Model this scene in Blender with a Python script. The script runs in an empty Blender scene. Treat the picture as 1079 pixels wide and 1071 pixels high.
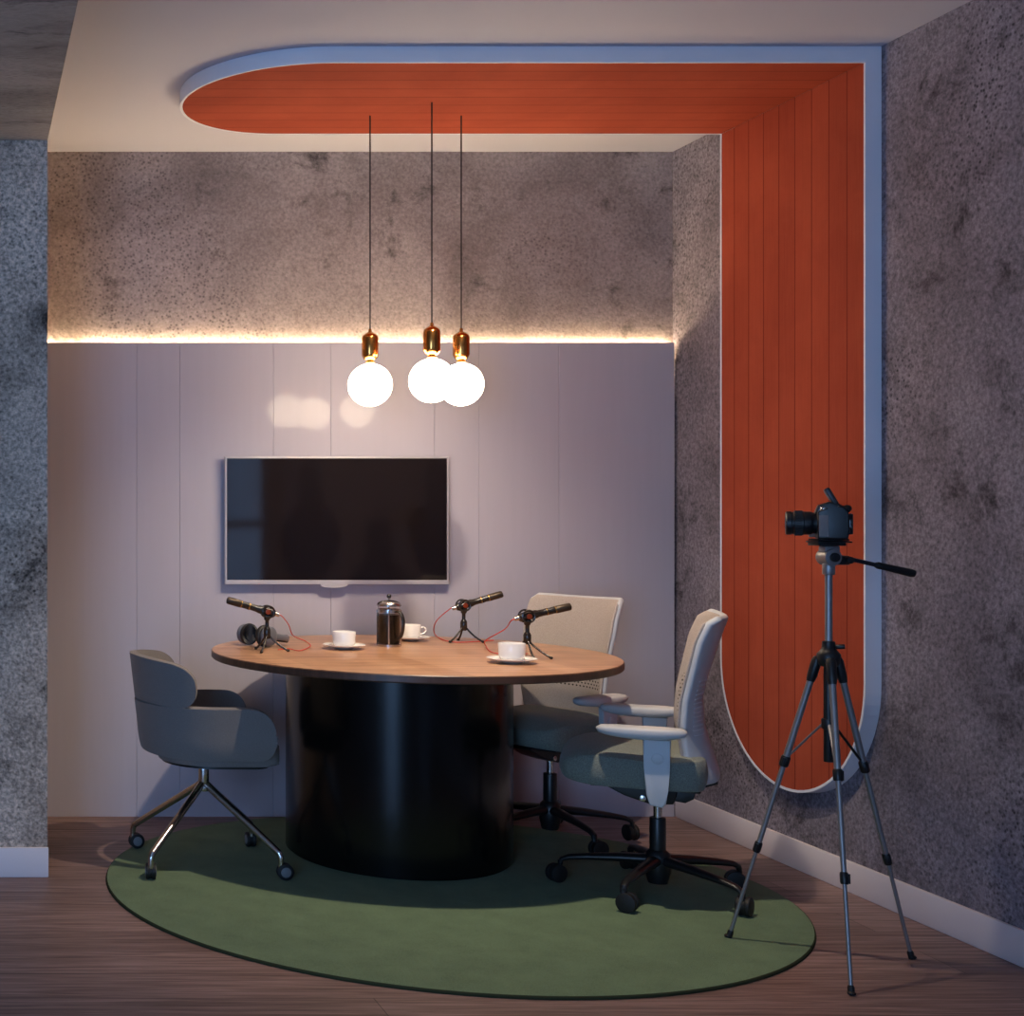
import bpy, bmesh, math, random
from mathutils import Vector, Matrix
random.seed(7)
scn = bpy.context.scene
COL = scn.collection
PI = math.pi

# ------------------------------------------------------------------ camera, world, lights, exposure
F = 1445.0                       # focal length in pixels of the 1079 px wide frame
cam_d = bpy.data.cameras.new('view_camera')
cam = bpy.data.objects.new('view_camera', cam_d)
COL.objects.link(cam)
cam_d.sensor_fit = 'HORIZONTAL'
cam_d.sensor_width = 36.0
cam_d.lens = F / 1079.0 * 36.0
cam_d.shift_x = 574.5 / 1079.0
cam_d.shift_y = 1.5 / 1079.0
cam_d.clip_start = 0.05
H = 1.287
cam.location = (0, 0, H)
cam.rotation_euler = (PI / 2, 0, 0)
scn.camera = cam

scn.view_settings.view_transform = 'Standard'
scn.view_settings.look = 'None'
scn.view_settings.gamma = 1.0
scn.view_settings.use_curve_mapping = False
scn.view_settings.exposure = 0.0

W = bpy.data.worlds.new('dusk_sky')
scn.world = W
W.use_nodes = True
bg = W.node_tree.nodes['Background']
bg.inputs['Color'].default_value = (0.30, 0.55, 1.0, 1)
bg.inputs['Strength'].default_value = 16.0

ROOM = dict(x0=-2.6, x1=2.976, y0=-1.5, y1=5.78, zc=2.795)
WINS = [(-2.50, -0.75, 0.25, 2.30), (1.90, 2.85, 0.25, 2.30)]      # window openings in the wall behind the camera: x0, x1, z0, z1


def portal(x0, x1, z0, z1, y):
    l = bpy.data.lights.new('window_portal', 'AREA')
    l.shape = 'RECTANGLE'
    l.size = x1 - x0
    l.size_y = z1 - z0
    l.cycles.is_portal = True
    o = bpy.data.objects.new('window_portal', l)
    COL.objects.link(o)
    o.location = ((x0 + x1) / 2, y, (z0 + z1) / 2)
    o.rotation_euler = (PI / 2, 0, 0)      # local -Z looks along +Y, into the room
    return o


for _w in WINS:
    portal(*_w, ROOM['y0'] - 0.12)

SPOT = (1.60, 3.96, 2.77)
spl = bpy.data.lights.new('downlight_beam', 'SPOT')
spl.energy = 185
spl.color = (1.0, 0.84, 0.66)
spl.spot_size = math.radians(84)
spl.spot_blend = 1.0
spl.shadow_soft_size = 0.035
spo = bpy.data.objects.new('downlight_beam', spl)
COL.objects.link(spo)
spo.location = SPOT
spo.rotation_euler = (math.radians(22), 0, math.radians(0))   # tilted towards the table

GLOBE_STRENGTH = 31.0
LED_STRENGTH = 100.0


# ------------------------------------------------------------------ material helpers
def lin(c):
    return tuple(((v / 255) / 12.92 if v / 255 <= 0.04045 else (((v / 255) + 0.055) / 1.055) ** 2.4) for v in c) + (1,)


MATS = {}


def mat(name, rgb=(128, 128, 128), rough=0.5, metal=0.0, spec=0.5, emit=None, es=0.0, trans=0.0, coat=0.0, ior=1.5):
    m = bpy.data.materials.new(name)
    m.use_nodes = True
    b = m.node_tree.nodes['Principled BSDF']
    b.inputs['Base Color'].default_value = lin(rgb)
    b.inputs['Roughness'].default_value = rough
    b.inputs['Metallic'].default_value = metal
    b.inputs['Specular IOR Level'].default_value = spec
    b.inputs['Transmission Weight'].default_value = trans
    b.inputs['Coat Weight'].default_value = coat
    b.inputs['IOR'].default_value = ior
    if emit:
        b.inputs['Emission Color'].default_value = lin(emit)
        b.inputs['Emission Strength'].default_value = es
    MATS[name] = m
    return m


class NT:
    def __init__(s, m):
        s.t = m.node_tree
        s.b = s.t.nodes['Principled BSDF']

    def n(s, typ, **kw):
        o = s.t.nodes.new(typ)
        for k, v in kw.items():
            if k.startswith('i_'):
                key = k[2:].replace('_', ' ')
                o.inputs[key].default_value = v
            else:
                setattr(o, k, v)
        return o

    def l(s, a, b):
        s.t.links.new(a, b)

    def math(s, op, a, b=None, c=None):
        o = s.t.nodes.new('ShaderNodeMath')
        o.operation = op
        for i, v in enumerate((a, b, c)):
            if v is None:
                continue
            if isinstance(v, (int, float)):
                o.inputs[i].default_value = v
            else:
                s.l(v, o.inputs[i])
        return o.outputs[0]

    def ramp(s, fac, stops):
        o = s.t.nodes.new('ShaderNodeValToRGB')
        el = o.color_ramp.elements
        while len(el) < len(stops):
            el.new(0.5)
        for e, (p, c) in zip(el, stops):
            e.position = p
            e.color = c
        s.l(fac, o.inputs[0])
        return o.outputs[0]

    def noise(s, vec, scale, detail=4, rough=0.5, dist=0.0):
        o = s.n('ShaderNodeTexNoise')
        o.inputs['Scale'].default_value = scale
        o.inputs['Detail'].default_value = detail
        o.inputs['Roughness'].default_value = rough
        o.inputs['Distortion'].default_value = dist
        s.l(vec, o.inputs['Vector'])
        return o.outputs[0]

    def coords(s, scale=(1, 1, 1), kind='Object', rot=(0, 0, 0)):
        tc = s.n('ShaderNodeTexCoord')
        mp = s.n('ShaderNodeMapping')
        mp.inputs['Scale'].default_value = scale
        mp.inputs['Rotation'].default_value = rot
        s.l(tc.outputs[kind], mp.inputs['Vector'])
        return mp.outputs[0]

    def bump(s, h, strength=0.3, dist=0.01):
        o = s.n('ShaderNodeBump')
        o.inputs['Strength'].default_value = strength
        o.inputs['Distance'].default_value = dist
        s.l(h, o.inputs['Height'])
        s.l(o.outputs[0], s.b.inputs['Normal'])

    def mix(s, f, a, b, blend='MIX'):
        o = s.t.nodes.new('ShaderNodeMix')
        o.data_type = 'RGBA'
        o.blend_type = blend
        for i, v in ((0, f), (6, a), (7, b)):
            if isinstance(v, (int, float)):
                o.inputs[i].default_value = v
            elif isinstance(v, tuple):
                o.inputs[i].default_value = v
            else:
                s.l(v, o.inputs[i])
        return o.outputs[2]


def concrete(name, base, dark, light, bump=0.5, seed=0.0, speck=1.0, aniso=(1, 1, 1)):
    m = mat(name, base, 0.75, spec=0.3)
    t = NT(m)
    v = t.coords(aniso)
    ad = t.n('ShaderNodeVectorMath', operation='ADD')
    ad.inputs[1].default_value = (seed, seed * 1.7, seed * 0.6)
    t.l(v, ad.inputs[0])
    v = ad.outputs[0]
    big = t.noise(v, 1.7, 6, 0.62, 0.6)
    stain = t.noise(v, 4.0, 9, 0.74, 0.35)
    fine = t.noise(v, 75, 4, 0.7)
    vo = t.n('ShaderNodeTexVoronoi')
    vo.inputs['Scale'].default_value = 62
    t.l(v, vo.inputs['Vector'])
    pit = t.math('SMOOTHSTEP', vo.outputs['Distance'], 0.12, 0.42) if False else t.ramp(vo.outputs['Distance'], [(0.1, (0, 0, 0, 1)), (0.42, (1, 1, 1, 1))])
    c = t.ramp(big, [(0.30, lin(dark)), (0.52, lin(base)), (0.75, lin(light))])
    sm = t.ramp(stain, [(0.31, (1, 1, 1, 1)), (0.44, (0, 0, 0, 1))])
    c = t.mix(sm, c, lin(tuple(x * 0.55 for x in dark)))
    fm = t.ramp(fine, [(0.30, (1 - .5 * speck,) * 3 + (1,)), (0.70, (1 + .32 * speck,) * 3 + (1,))])
    c = t.mix(1.0, c, fm, 'MULTIPLY')
    # pitted areas come and go with a slow mask
    pm = t.ramp(t.noise(v, 1.3, 3, 0.5), [(0.45, (0, 0, 0, 1)), (0.6, (1, 1, 1, 1))])
    pitc = t.mix(pm, (1, 1, 1, 1), t.mix(pit, (max(.2, 1.0 - 0.72 * speck),) * 3 + (1,), (1.14, 1.14, 1.14, 1)))
    c = t.mix(1.0, c, pitc, 'MULTIPLY')
    t.l(c, t.b.inputs['Base Color'])
    hgt = t.math('ADD', t.math('MULTIPLY', fine, 0.7), t.math('MULTIPLY', pit, 0.5))
    t.bump(hgt, bump, 0.006)
    return m


concrete('concrete_back', (162, 148, 145), (128, 115, 112), (178, 165, 160), 0.25, 3.1, .7)
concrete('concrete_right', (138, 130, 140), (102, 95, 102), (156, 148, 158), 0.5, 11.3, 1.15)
concrete('concrete_left', (205, 184, 168), (142, 126, 114), (224, 204, 188), 0.6, 7.7, 1.4)
concrete('concrete_beam', (172, 164, 157), (126, 118, 111), (192, 184, 177), 0.3, 5.2, .35, (0.6, 1.8, 1))


def painted(name, rgb, rough=0.6, spec=0.3):
    m = mat(name, rgb, rough, spec=spec)
    t = NT(m)
    n = t.noise(t.coords(), 260, 2, 0.5)
    t.bump(n, 0.04, 0.002)
    return m


painted('ceiling_white', (202, 202, 216), 0.8)
painted('wall_plain', (150, 146, 144), 0.8)
painted('baseboard_paint', (226, 218, 222), 0.45)
painted('frame_white', (228, 232, 242), 0.5)


def panel_mat():
    m = mat('panel_laminate', (176, 168, 170), 0.07, spec=0.11)
    t = NT(m)
    v = t.coords((6, 6, 0.4))
    n = t.noise(v, 8, 4, 0.5)
    c = t.ramp(n, [(0.3, lin((178, 172, 182))), (0.7, lin((180, 174, 184)))])
    t.l(c, t.b.inputs['Base Color'])


panel_mat()


def felt(name, axis):
    """orange boards 95 mm wide; 'axis' is the object axis across the boards (1 = Y)"""
    m = mat(name, (176, 78, 54), 0.85, spec=0.15)
    t = NT(m)
    tc = t.n('ShaderNodeTexCoord')
    sp = t.n('ShaderNodeSeparateXYZ')
    t.l(tc.outputs['Object'], sp.inputs[0])
    u = t.math('DIVIDE', t.math('SUBTRACT', sp.outputs[axis], 4.46), 0.0955)
    fr = t.math('FRACT', u)
    fl = t.math('FLOOR', u)
    edge = t.math('LESS_THAN', t.math('ABSOLUTE', t.math('SUBTRACT', fr, 0.5)), 0.474)
    wn = t.n('ShaderNodeTexWhiteNoise', noise_dimensions='1D')
    t.l(fl, wn.inputs['W'])
    base = t.ramp(wn.outputs[0], [(0.0, lin((158, 68, 48))), (1.0, lin((172, 78, 54)))])
    n1 = t.noise(t.coords(), 3.0, 5, 0.6, 0.5)
    base = t.mix(0.5, base, t.ramp(n1, [(0.35, lin((150, 62, 42))), (0.65, lin((180, 84, 58)))]))
    gr = t.noise(t.coords((2, 90, 2) if name.endswith('ceiling') else (90, 90, 2)), 3, 5, 0.6)
    base = t.mix(0.12, base, t.ramp(gr, [(0.3, lin((120, 40, 26))), (0.7, lin((205, 100, 66)))]))
    c = t.mix(edge, lin((126, 48, 32)), base)
    t.l(c, t.b.inputs['Base Color'])
    fz = t.noise(t.coords(), 500, 2, 0.5)
    hh = t.math('ADD', edge, t.math('MULTIPLY', fz, 0.15))
    t.bump(hh, 0.6, 0.002)


felt('orange_boards_ceiling', 1)
felt('orange_boards_wall', 1)


def wood_floor():
    m = mat('floor_wood', (92, 66, 56), 0.42, spec=0.4)
    t = NT(m)
    v = t.coords((1, 1, 1))
    br = t.n('ShaderNodeTexBrick')
    br.offset = 0.37
    br.inputs['Scale'].default_value = 1.0
    br.inputs['Brick Width'].default_value = 1.7
    br.inputs['Row Height'].default_value = 0.19
    br.inputs['Mortar Size'].default_value = 0.0012
    br.inputs['Mortar Smooth'].default_value = 0.1
    br.inputs['Color1'].default_value = lin((146, 120, 114))
    br.inputs['Color2'].default_value = lin((124, 100, 94))
    br.inputs['Mortar'].default_value = lin((48, 34, 30))
    t.l(v, br.inputs['Vector'])
    g1 = t.noise(t.coords((0.9, 22, 1)), 2.6, 8, 0.65, 0.5)
    g2 = t.noise(t.coords((2.2, 90, 1)), 2.4, 4, 0.6)
    c = t.mix(1.0, br.outputs[0], t.ramp(g1, [(0.30, (.42, .37, .36, 1)), (0.5, (.92, .89, .88, 1)), (0.68, (1.40, 1.38, 1.38, 1))]), 'MULTIPLY')
    c = t.mix(1.0, c, t.ramp(g2, [(0.3, (.62, .60, .60, 1)), (0.7, (1.24, 1.24, 1.24, 1))]), 'MULTIPLY')
    t.l(c, t.b.inputs['Base Color'])
    t.l(t.ramp(g1, [(0.3, (.5, .5, .5, 1)), (0.7, (.34, .34, .34, 1))]), t.b.inputs['Roughness'])
    t.bump(t.math('ADD', g1, t.math('MULTIPLY', g2, .4)), 0.12, 0.004)


wood_floor()


def table_wood(name, c1, c2, c3, rough):
    m = mat(name, c1, rough, spec=0.45)
    t = NT(m)
    R = (0, 0, math.radians(85))
    v = t.coords((1, 1, 1), rot=R)
    br = t.n('ShaderNodeTexBrick')
    br.offset = 0.0
    br.inputs['Scale'].default_value = 1.0
    br.inputs['Brick Width'].default_value = 4.0
    br.inputs['Row Height'].default_value = 0.085
    br.inputs['Mortar Size'].default_value = 0.0
    br.inputs['Color1'].default_value = lin(c1)
    br.inputs['Color2'].default_value = lin(c2)
    t.l(v, br.inputs['Vector'])
    g = t.noise(t.coords((0.8, 16, 1), rot=R), 3, 7, 0.6, 0.6)
    c = t.mix(0.55, br.outputs[0], t.ramp(g, [(0.40, lin(c3)), (0.58, lin(c1))]))
    t.l(c, t.b.inputs['Base Color'])
    t.bump(g, 0.05, 0.002)


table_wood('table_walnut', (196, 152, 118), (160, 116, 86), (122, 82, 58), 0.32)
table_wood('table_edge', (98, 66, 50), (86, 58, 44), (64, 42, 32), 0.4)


def rug_mat():
    m = mat('rug_green', (86, 104, 70), 0.95, spec=0.1)
    t = NT(m)
    n1 = t.noise(t.coords(), 320, 3, 0.7)
    n2 = t.noise(t.coords(), 9, 5, 0.6)
    c = t.ramp(n1, [(0.3, lin((86, 105, 76))), (0.7, lin((126, 148, 114)))])
    c = t.mix(1.0, c, t.ramp(n2, [(0.3, (.86, .86, .86, 1)), (0.7, (1.1, 1.1, 1.1, 1))]), 'MULTIPLY')
    t.l(c, t.b.inputs['Base Color'])
    t.bump(n1, 0.8, 0.004)
    t.b.inputs['Sheen Weight'].default_value = 0.1


rug_mat()
mat('rug_edge', (52, 56, 38), 0.95, spec=0.1)


def fabric(name, rgb, scale=420, rough=0.9, var=0.14, bmp=0.35):
    m = mat(name, rgb, rough, spec=0.15)
    t = NT(m)
    n1 = t.noise(t.coords(), scale, 2, 0.6)
    lo = tuple(x * (1 - var) for x in rgb)
    hi = tuple(min(255, x * (1 + var)) for x in rgb)
    t.l(t.ramp(n1, [(0.3, lin(lo)), (0.7, lin(hi))]), t.b.inputs['Base Color'])
    t.bump(n1, bmp, 0.002)
    t.b.inputs['Sheen Weight'].default_value = 0.15
    return m


fabric('tub_fabric', (122, 116, 114), var=.06)
fabric('tub_fabric_inner', (92, 94, 104), var=.06)
fabric('seat_fabric', (116, 120, 112), 300)


def mesh_back():
    m = mat('back_mesh', (170, 158, 150), 0.7, spec=0.2)
    t = NT(m)
    tc = t.n('ShaderNodeTexCoord')
    sp = t.n('ShaderNodeSeparateXYZ')
    t.l(tc.outputs['Object'], sp.inputs[0])
    yy = t.math('DIVIDE', sp.outputs[1], 0.018)
    zz = t.math('DIVIDE', sp.outputs[2], 0.013)
    row = t.math('MODULO', t.math('FLOOR', zz), 2.0)
    yy = t.math('ADD', yy, t.math('MULTIPLY', row, 0.5))
    dy = t.math('SUBTRACT', t.math('FRACT', t.math('ADD', yy, 50)), 0.5)
    dz = t.math('SUBTRACT', t.math('FRACT', zz), 0.5)
    d = t.math('SQRT', t.math('ADD', t.math('MULTIPLY', dy, dy), t.math('MULTIPLY', dz, dz)))
    dot = t.math('LESS_THAN', d, 0.26)
    band = t.math('MULTIPLY', t.math('GREATER_THAN', sp.outputs[2], 0.585), t.math('LESS_THAN', sp.outputs[2], 0.72))
    side = t.math('LESS_THAN', t.math('ABSOLUTE', sp.outputs[1]), 0.17)
    k = t.math('MULTIPLY', t.math('MULTIPLY', dot, band), side)
    n1 = t.noise(t.coords(), 300, 2, 0.6)
    base = t.ramp(n1, [(0.3, lin((160, 148, 140))), (0.7, lin((180, 168, 160)))])
    t.l(t.mix(k, base, lin((60, 54, 50))), t.b.inputs['Base Color'])
    t.bump(t.math('SUBTRACT', 1.0, k), 0.5, 0.002)


mesh_back()
mat('chair_plastic', (190, 192, 196), 0.45, spec=0.4)
mat('rib_plastic', (206, 208, 212), 0.45, spec=0.4)
mat('pad_grey', (186, 186, 188), 0.55)
mat('black_plastic', (22, 22, 24), 0.38)
mat('black_rubber', (14, 14, 15), 0.6)
mat('caster_cap', (112, 114, 118), 0.45)
mat('chrome', (196, 190, 186), 0.24, metal=1.0)
mat('brushed_metal', (150, 147, 148), 0.42, metal=0.7)
mat('dark_metal', (48, 52, 60), 0.34, metal=0.8)
mat('bright_metal', (205, 200, 195), 0.25, metal=1.0)
mat('base_black', (13, 12, 12), 0.20, spec=0.36)
mat('brass', (214, 142, 72), 0.2, metal=1.0)
mat('cord_black', (40, 32, 28), 0.6)
mat('tv_screen', (30, 24, 25), 0.05, spec=0.35)
mat('tv_silver', (196, 192, 198), 0.35, metal=0.4)
mat('tv_back', (40, 38, 40), 0.5)
mat('porcelain', (238, 234, 230), 0.15, spec=0.5)
mat('coffee', (18, 8, 5), 0.35, spec=0.15)
mat('mic_black', (34, 29, 25), 0.27)
mat('mic_grille', (70, 60, 50), 0.42, metal=0.7)
mat('mic_gold', (150, 120, 70), 0.3, metal=0.9)
mat('mic_copper', (150, 66, 40), 0.35, metal=0.6)
mat('cable_red', (206, 62, 44), 0.5)
mat('headphone_grey', (98, 102, 112), 0.35)
mat('leatherette', (30, 28, 28), 0.6)
mat('camera_black', (17, 18, 23), 0.4)
mat('camera_grip', (122, 116, 116), 0.7)
mat('lens_glass', (10, 12, 22), 0.03, spec=0.9)
mat('tripod_black', (20, 21, 24), 0.42)
mat('window_frame_dark', (38, 36, 36), 0.5)
m = mat('clear_glass', (255, 255, 255), 0.0, trans=1.0, ior=1.45)
m = mat('pane_glass', (255, 255, 255), 0.0, trans=1.0, ior=1.02)
mat('globe_glow', (255, 250, 235), 0.3, emit=(255, 232, 198), es=GLOBE_STRENGTH)
mat('led_glow', (255, 250, 235), 0.5, emit=(255, 226, 178), es=LED_STRENGTH)
mat('lamp_glow', (255, 250, 235), 0.5, emit=(255, 226, 190), es=8)


def dimmer_mat():  # translucent sheet added out of view to dim the right window
    m = mat('dimmer_sheet', (90, 90, 90), 0.8)
    t = m.node_tree
    tr = t.nodes.new('ShaderNodeBsdfTranslucent')
    tr.inputs[0].default_value = (0.50, 0.50, 0.50, 1)
    mx = t.nodes.new('ShaderNodeMixShader')
    mx.inputs[0].default_value = 0.7
    t.links.new(t.nodes['Principled BSDF'].outputs[0], mx.inputs[1])
    t.links.new(tr.outputs[0], mx.inputs[2])
    t.links.new(mx.outputs[0], t.nodes['Material Output'].inputs[0])


dimmer_mat()
# ------------------------------------------------------------------ mesh helpers
def bm_new():
    return bmesh.new()


def link(name, bm, mats, parent=None, smooth=True, loc=None, angle=40):
    me = bpy.data.meshes.new(name)
    bmesh.ops.recalc_face_normals(bm, faces=bm.faces)
    bm.to_mesh(me)
    bm.free()
    for mm in (mats if isinstance(mats, (list, tuple)) else [mats]):
        me.materials.append(MATS[mm])
    o = bpy.data.objects.new(name, me)
    COL.objects.link(o)
    if parent is not None:
        o.parent = parent
    if loc is not None:
        o.location = loc
    if smooth:
        me.shade_smooth()
        me.set_sharp_from_angle(angle=math.radians(angle))
    return o


def thing(name, label, cat, loc, rz=0.0, group=None):
    o = bpy.data.objects.new(name, None)
    o.empty_display_size = 0.1
    COL.objects.link(o)
    o.location = loc
    o.rotation_euler = (0, 0, rz)
    return tag(o, label, cat, group)


def tag(o, label, cat, group=None):
    o['label'] = label
    o['category'] = cat
    if group:
        o['group'] = group
    return o


def structure(o):
    o['kind'] = 'structure'
    return o


def mark(bm, n0, mi):
    bm.faces.ensure_lookup_table()
    for f in bm.faces[n0:]:
        f.material_index = mi


def box(bm, x0, x1, y0, y1, z0, z1, bevel=0.0, seg=2, mi=0):
    n0 = len(bm.faces)
    r = bmesh.ops.create_cube(bm, size=1.0)
    vs = r['verts']
    for v in vs:
        v.co = Vector(((x0 + x1) / 2 + v.co.x * (x1 - x0), (y0 + y1) / 2 + v.co.y * (y1 - y0), (z0 + z1) / 2 + v.co.z * (z1 - z0)))
    if bevel > 0:
        es = list({e for v in vs for e in v.link_edges})
        bmesh.ops.bevel(bm, geom=es, offset=bevel, segments=seg, profile=0.5, affect='EDGES')
    mark(bm, n0, mi)
    return vs


def frame_of(d):
    d = Vector(d).normalized()
    up = Vector((0, 0, 1)) if abs(d.z) < 0.95 else Vector((1, 0, 0))
    a = d.cross(up).normalized()
    b = a.cross(d).normalized()
    return a, b


def tube(bm, pts, rads, seg=16, cap=True, mi=0, squash=(1, 1)):
    """round tube along a polyline, radius per point (or one number)"""
    pts = [Vector(p) for p in pts]
    if isinstance(rads, (int, float)):
        rads = [rads] * len(pts)
    n0 = len(bm.faces)
    rings = []
    pa = None
    for i, p in enumerate(pts):
        if i == 0:
            d = pts[1] - p
        elif i == len(pts) - 1:
            d = p - pts[i - 1]
        else:
            d = (pts[i + 1] - p).normalized() + (p - pts[i - 1]).normalized()
        d.normalize()
        if pa is None:
            a, b = frame_of(d)
        else:
            a = (pa - d * pa.dot(d)).normalized()
            b = a.cross(d).normalized() * -1
            b = d.cross(a).normalized()
        pa = a
        bb = d.cross(a).normalized()
        r = rads[i]
        rings.append([bm.verts.new(p + a * math.cos(2 * PI * k / seg) * r * squash[0] + bb * math.sin(2 * PI * k / seg) * r * squash[1]) for k in range(seg)])
    for i in range(len(rings) - 1):
        for k in range(seg):
            k2 = (k + 1) % seg
            bm.faces.new((rings[i][k], rings[i][k2], rings[i + 1][k2], rings[i + 1][k]))
    if cap:
        bm.faces.new(rings[0][::-1])
        bm.faces.new(rings[-1])
    mark(bm, n0, mi)


def cyl(bm, p0, p1, r, seg=20, mi=0, r2=None, bev=0.0):
    p0, p1 = Vector(p0), Vector(p1)
    r2 = r if r2 is None else r2
    if bev > 0:
        d = (p1 - p0).normalized()
        tube(bm, [p0, p0 + d * bev * .3, p0 + d * bev, p1 - d * bev, p1 - d * bev * .3, p1], [r - bev, r - bev * .3, r, r2, r2 - bev * .3, r2 - bev], seg, True, mi)
    else:
        tube(bm, [p0, p1], [r, r2], seg, True, mi)


def lathe(bm, prof, cx=0, cy=0, seg=32, mi=0, close=False):
    """prof = [(r, z)...] spun about a vertical axis"""
    n0 = len(bm.faces)
    rings = []
    for r, z in prof:
        if r < 1e-6:
            rings.append([bm.verts.new((cx, cy, z))])
        else:
            rings.append([bm.verts.new((cx + r * math.cos(2 * PI * k / seg), cy + r * math.sin(2 * PI * k / seg), z)) for k in range(seg)])
    n = len(rings)
    for i in range(n if close else n - 1):
        A, B = rings[i], rings[(i + 1) % n]
        if len(A) == 1 and len(B) == 1:
            continue
        for k in range(seg):
            k2 = (k + 1) % seg
            if len(A) == 1:
                bm.faces.new((A[0], B[k2], B[k]))
            elif len(B) == 1:
                bm.faces.new((A[k], A[k2], B[0]))
            else:
                bm.faces.new((A[k], A[k2], B[k2], B[k]))
    mark(bm, n0, mi)


def ellipsoid(bm, c, r, seg=20, rings=12, mi=0, rot=None):
    n0 = len(bm.faces)
    res = bmesh.ops.create_uvsphere(bm, u_segments=seg, v_segments=rings, radius=1.0)
    M = rot if rot is not None else Matrix.Identity(3)
    for v in res['verts']:
        v.co = Vector(c) + M @ Vector((v.co.x * r[0], v.co.y * r[1], v.co.z * r[2]))
    mark(bm, n0, mi)


def prism(bm, poly, axis, a0, a1, mi=0, bevel=0.0):
    """extrude a 2D outline; axis 0/1/2 is the extrusion axis, outline uses the other two in order"""
    n0 = len(bm.faces)

    def P(u, v, a):
        return {0: (a, u, v), 1: (u, a, v), 2: (u, v, a)}[axis]
    A = [bm.verts.new(P(u, v, a0)) for u, v in poly]
    B = [bm.verts.new(P(u, v, a1)) for u, v in poly]
    n = len(poly)
    f1 = bm.faces.new(A[::-1])
    f2 = bm.faces.new(B)
    for k in range(n):
        bm.faces.new((A[k], A[(k + 1) % n], B[(k + 1) % n], B[k]))
    if bevel > 0:
        es = list(f1.edges) + list(f2.edges)
        bmesh.ops.bevel(bm, geom=es, offset=bevel, segments=3, profile=0.5, affect='EDGES')
    mark(bm, n0, mi)


def smooth_path(pts, n=8):
    """Catmull-Rom through the points"""
    P = [Vector(p) for p in pts]
    P = [P[0] * 2 - P[1]] + P + [P[-1] * 2 - P[-2]]
    out = []
    for i in range(1, len(P) - 2):
        for k in range(n):
            t = k / n
            a, b, c, d = P[i - 1], P[i], P[i + 1], P[i + 2]
            out.append(0.5 * ((2 * b) + (c - a) * t + (2 * a - 5 * b + 4 * c - d) * t * t + (3 * b - a - 3 * c + d) * t ** 3))
    out.append(P[-2])
    return out


def simple(name, x0, x1, y0, y1, z0, z1, m, parent=None, bevel=0.0):
    bm = bm_new()
    box(bm, x0, x1, y0, y1, z0, z1, bevel)
    return link(name, bm, m, parent, smooth=bevel > 0)


# ------------------------------------------------------------------ the room
X0, X1, Y0, Y1, ZC = ROOM['x0'], ROOM['x1'], ROOM['y0'], ROOM['y1'], ROOM['zc']
T = 0.15
BX, BY, BZ = 0.283, 4.806, 2.581       # the concrete block on the left and the beam above it
structure(simple('floor', X0 - T, X1 + T, Y0 - T, Y1 + T, -0.1, 0.0, 'floor_wood'))
structure(simple('ceiling', X0 - T, X1 + T, Y0 - T, Y1 + T, ZC, ZC + 0.1, 'ceiling_white'))
structure(simple('wall_back', BX, X1 + T, Y1, Y1 + T, 0, ZC, 'concrete_back'))
structure(simple('wall_right', X1, X1 + T, Y0 - T, Y1, 0, ZC, 'concrete_right'))
structure(simple('wall_left', X0 - T, BX, BY, Y1 + T, 0, ZC, 'concrete_left'))
structure(simple('wall_far_left', X0 - T, X0, Y0 - T, BY, 0, ZC, 'wall_plain'))
structure(simple('trim_1', X0, BX, Y0, BY, BZ, ZC, 'concrete_beam'))      # lowered concrete ceiling over the left zone
wz0, wz1 = WINS[0][2:]
bm = bm_new()
xs = [X0] + [v for w_ in WINS for v in w_[:2]] + [X1]
for k in range(0, len(xs), 2):
    box(bm, xs[k], xs[k + 1], Y0 - T, Y0, 0, ZC)
for w_ in WINS:
    box(bm, w_[0], w_[1], Y0 - T, Y0, 0, wz0)
    box(bm, w_[0], w_[1], Y0 - T, Y0, wz1, ZC)
structure(link('wall_front', bm, 'wall_plain', smooth=False))
for k, (wx0, wx1, _a, _b) in enumerate(WINS):
    w = structure(bpy.data.objects.new('window_%d' % (k + 1), None))
    COL.objects.link(w)
    w.location = ((wx0 + wx1) / 2, Y0 - 0.08, wz0)
    hw, hz = (wx1 - wx0) / 2, wz1 - wz0
    bm = bm_new()
    box(bm, -hw, hw, -.03, .03, 0, .06)
    box(bm, -hw, hw, -.03, .03, hz - .06, hz)
    for xx in (-hw, -.03, hw - .06):
        box(bm, xx, xx + .06, -.03, .03, .06, hz - .06)
    box(bm, -hw + .06, hw - .06, -.025, .025, .87, .93)
    link('window_frame', bm, 'window_frame_dark', w, smooth=False)
    if k == 1:       # added unseen sheet, dims this window's reflection in the television
        simple('added_dimmer', -hw, hw, -.052, -.050, 0, hz, 'dimmer_sheet', w)


def baseboard(name, x0, x1, y0, y1, bv=0.003):
    return structure(simple(name, x0, x1, y0, y1, 0, 0.104, 'baseboard_paint', bevel=bv))


baseboard('baseboard_right', X1 - 0.014, X1, Y0, 5.737)
baseboard('baseboard_left', X0, BX + .003, BY - 0.014, BY)

# wall cladding of tall laminate boards below the light strip
PY = 5.74
edges = [BX, .711, .892, 1.283, 1.524, 1.958, 2.143, 2.479, 2.963]
PT = H + (537 - 361) * PY / F
bm = bm_new()
for a, b in zip(edges[:-1], edges[1:]):
    box(bm, a + .0003, b - .0003, PY, PY + .010, 0.0, PT, 0.0014, 1)
box(bm, BX + .001, 2.955, PY + .0105, PY + .022, 0.0, PT - 0.008)
structure(link('trim_2', bm, 'panel_laminate', smooth=False))

bm = bm_new()
box(bm, BX + .002, 2.955, PY + .0230, PY + .0310, PT - .012, PT - .006, mi=0)
link_o = link('led_strip', bm, 'led_glow', smooth=False)
tag(link_o, 'warm glowing light strip hidden along the top of the wall panelling', 'light strip')

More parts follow.
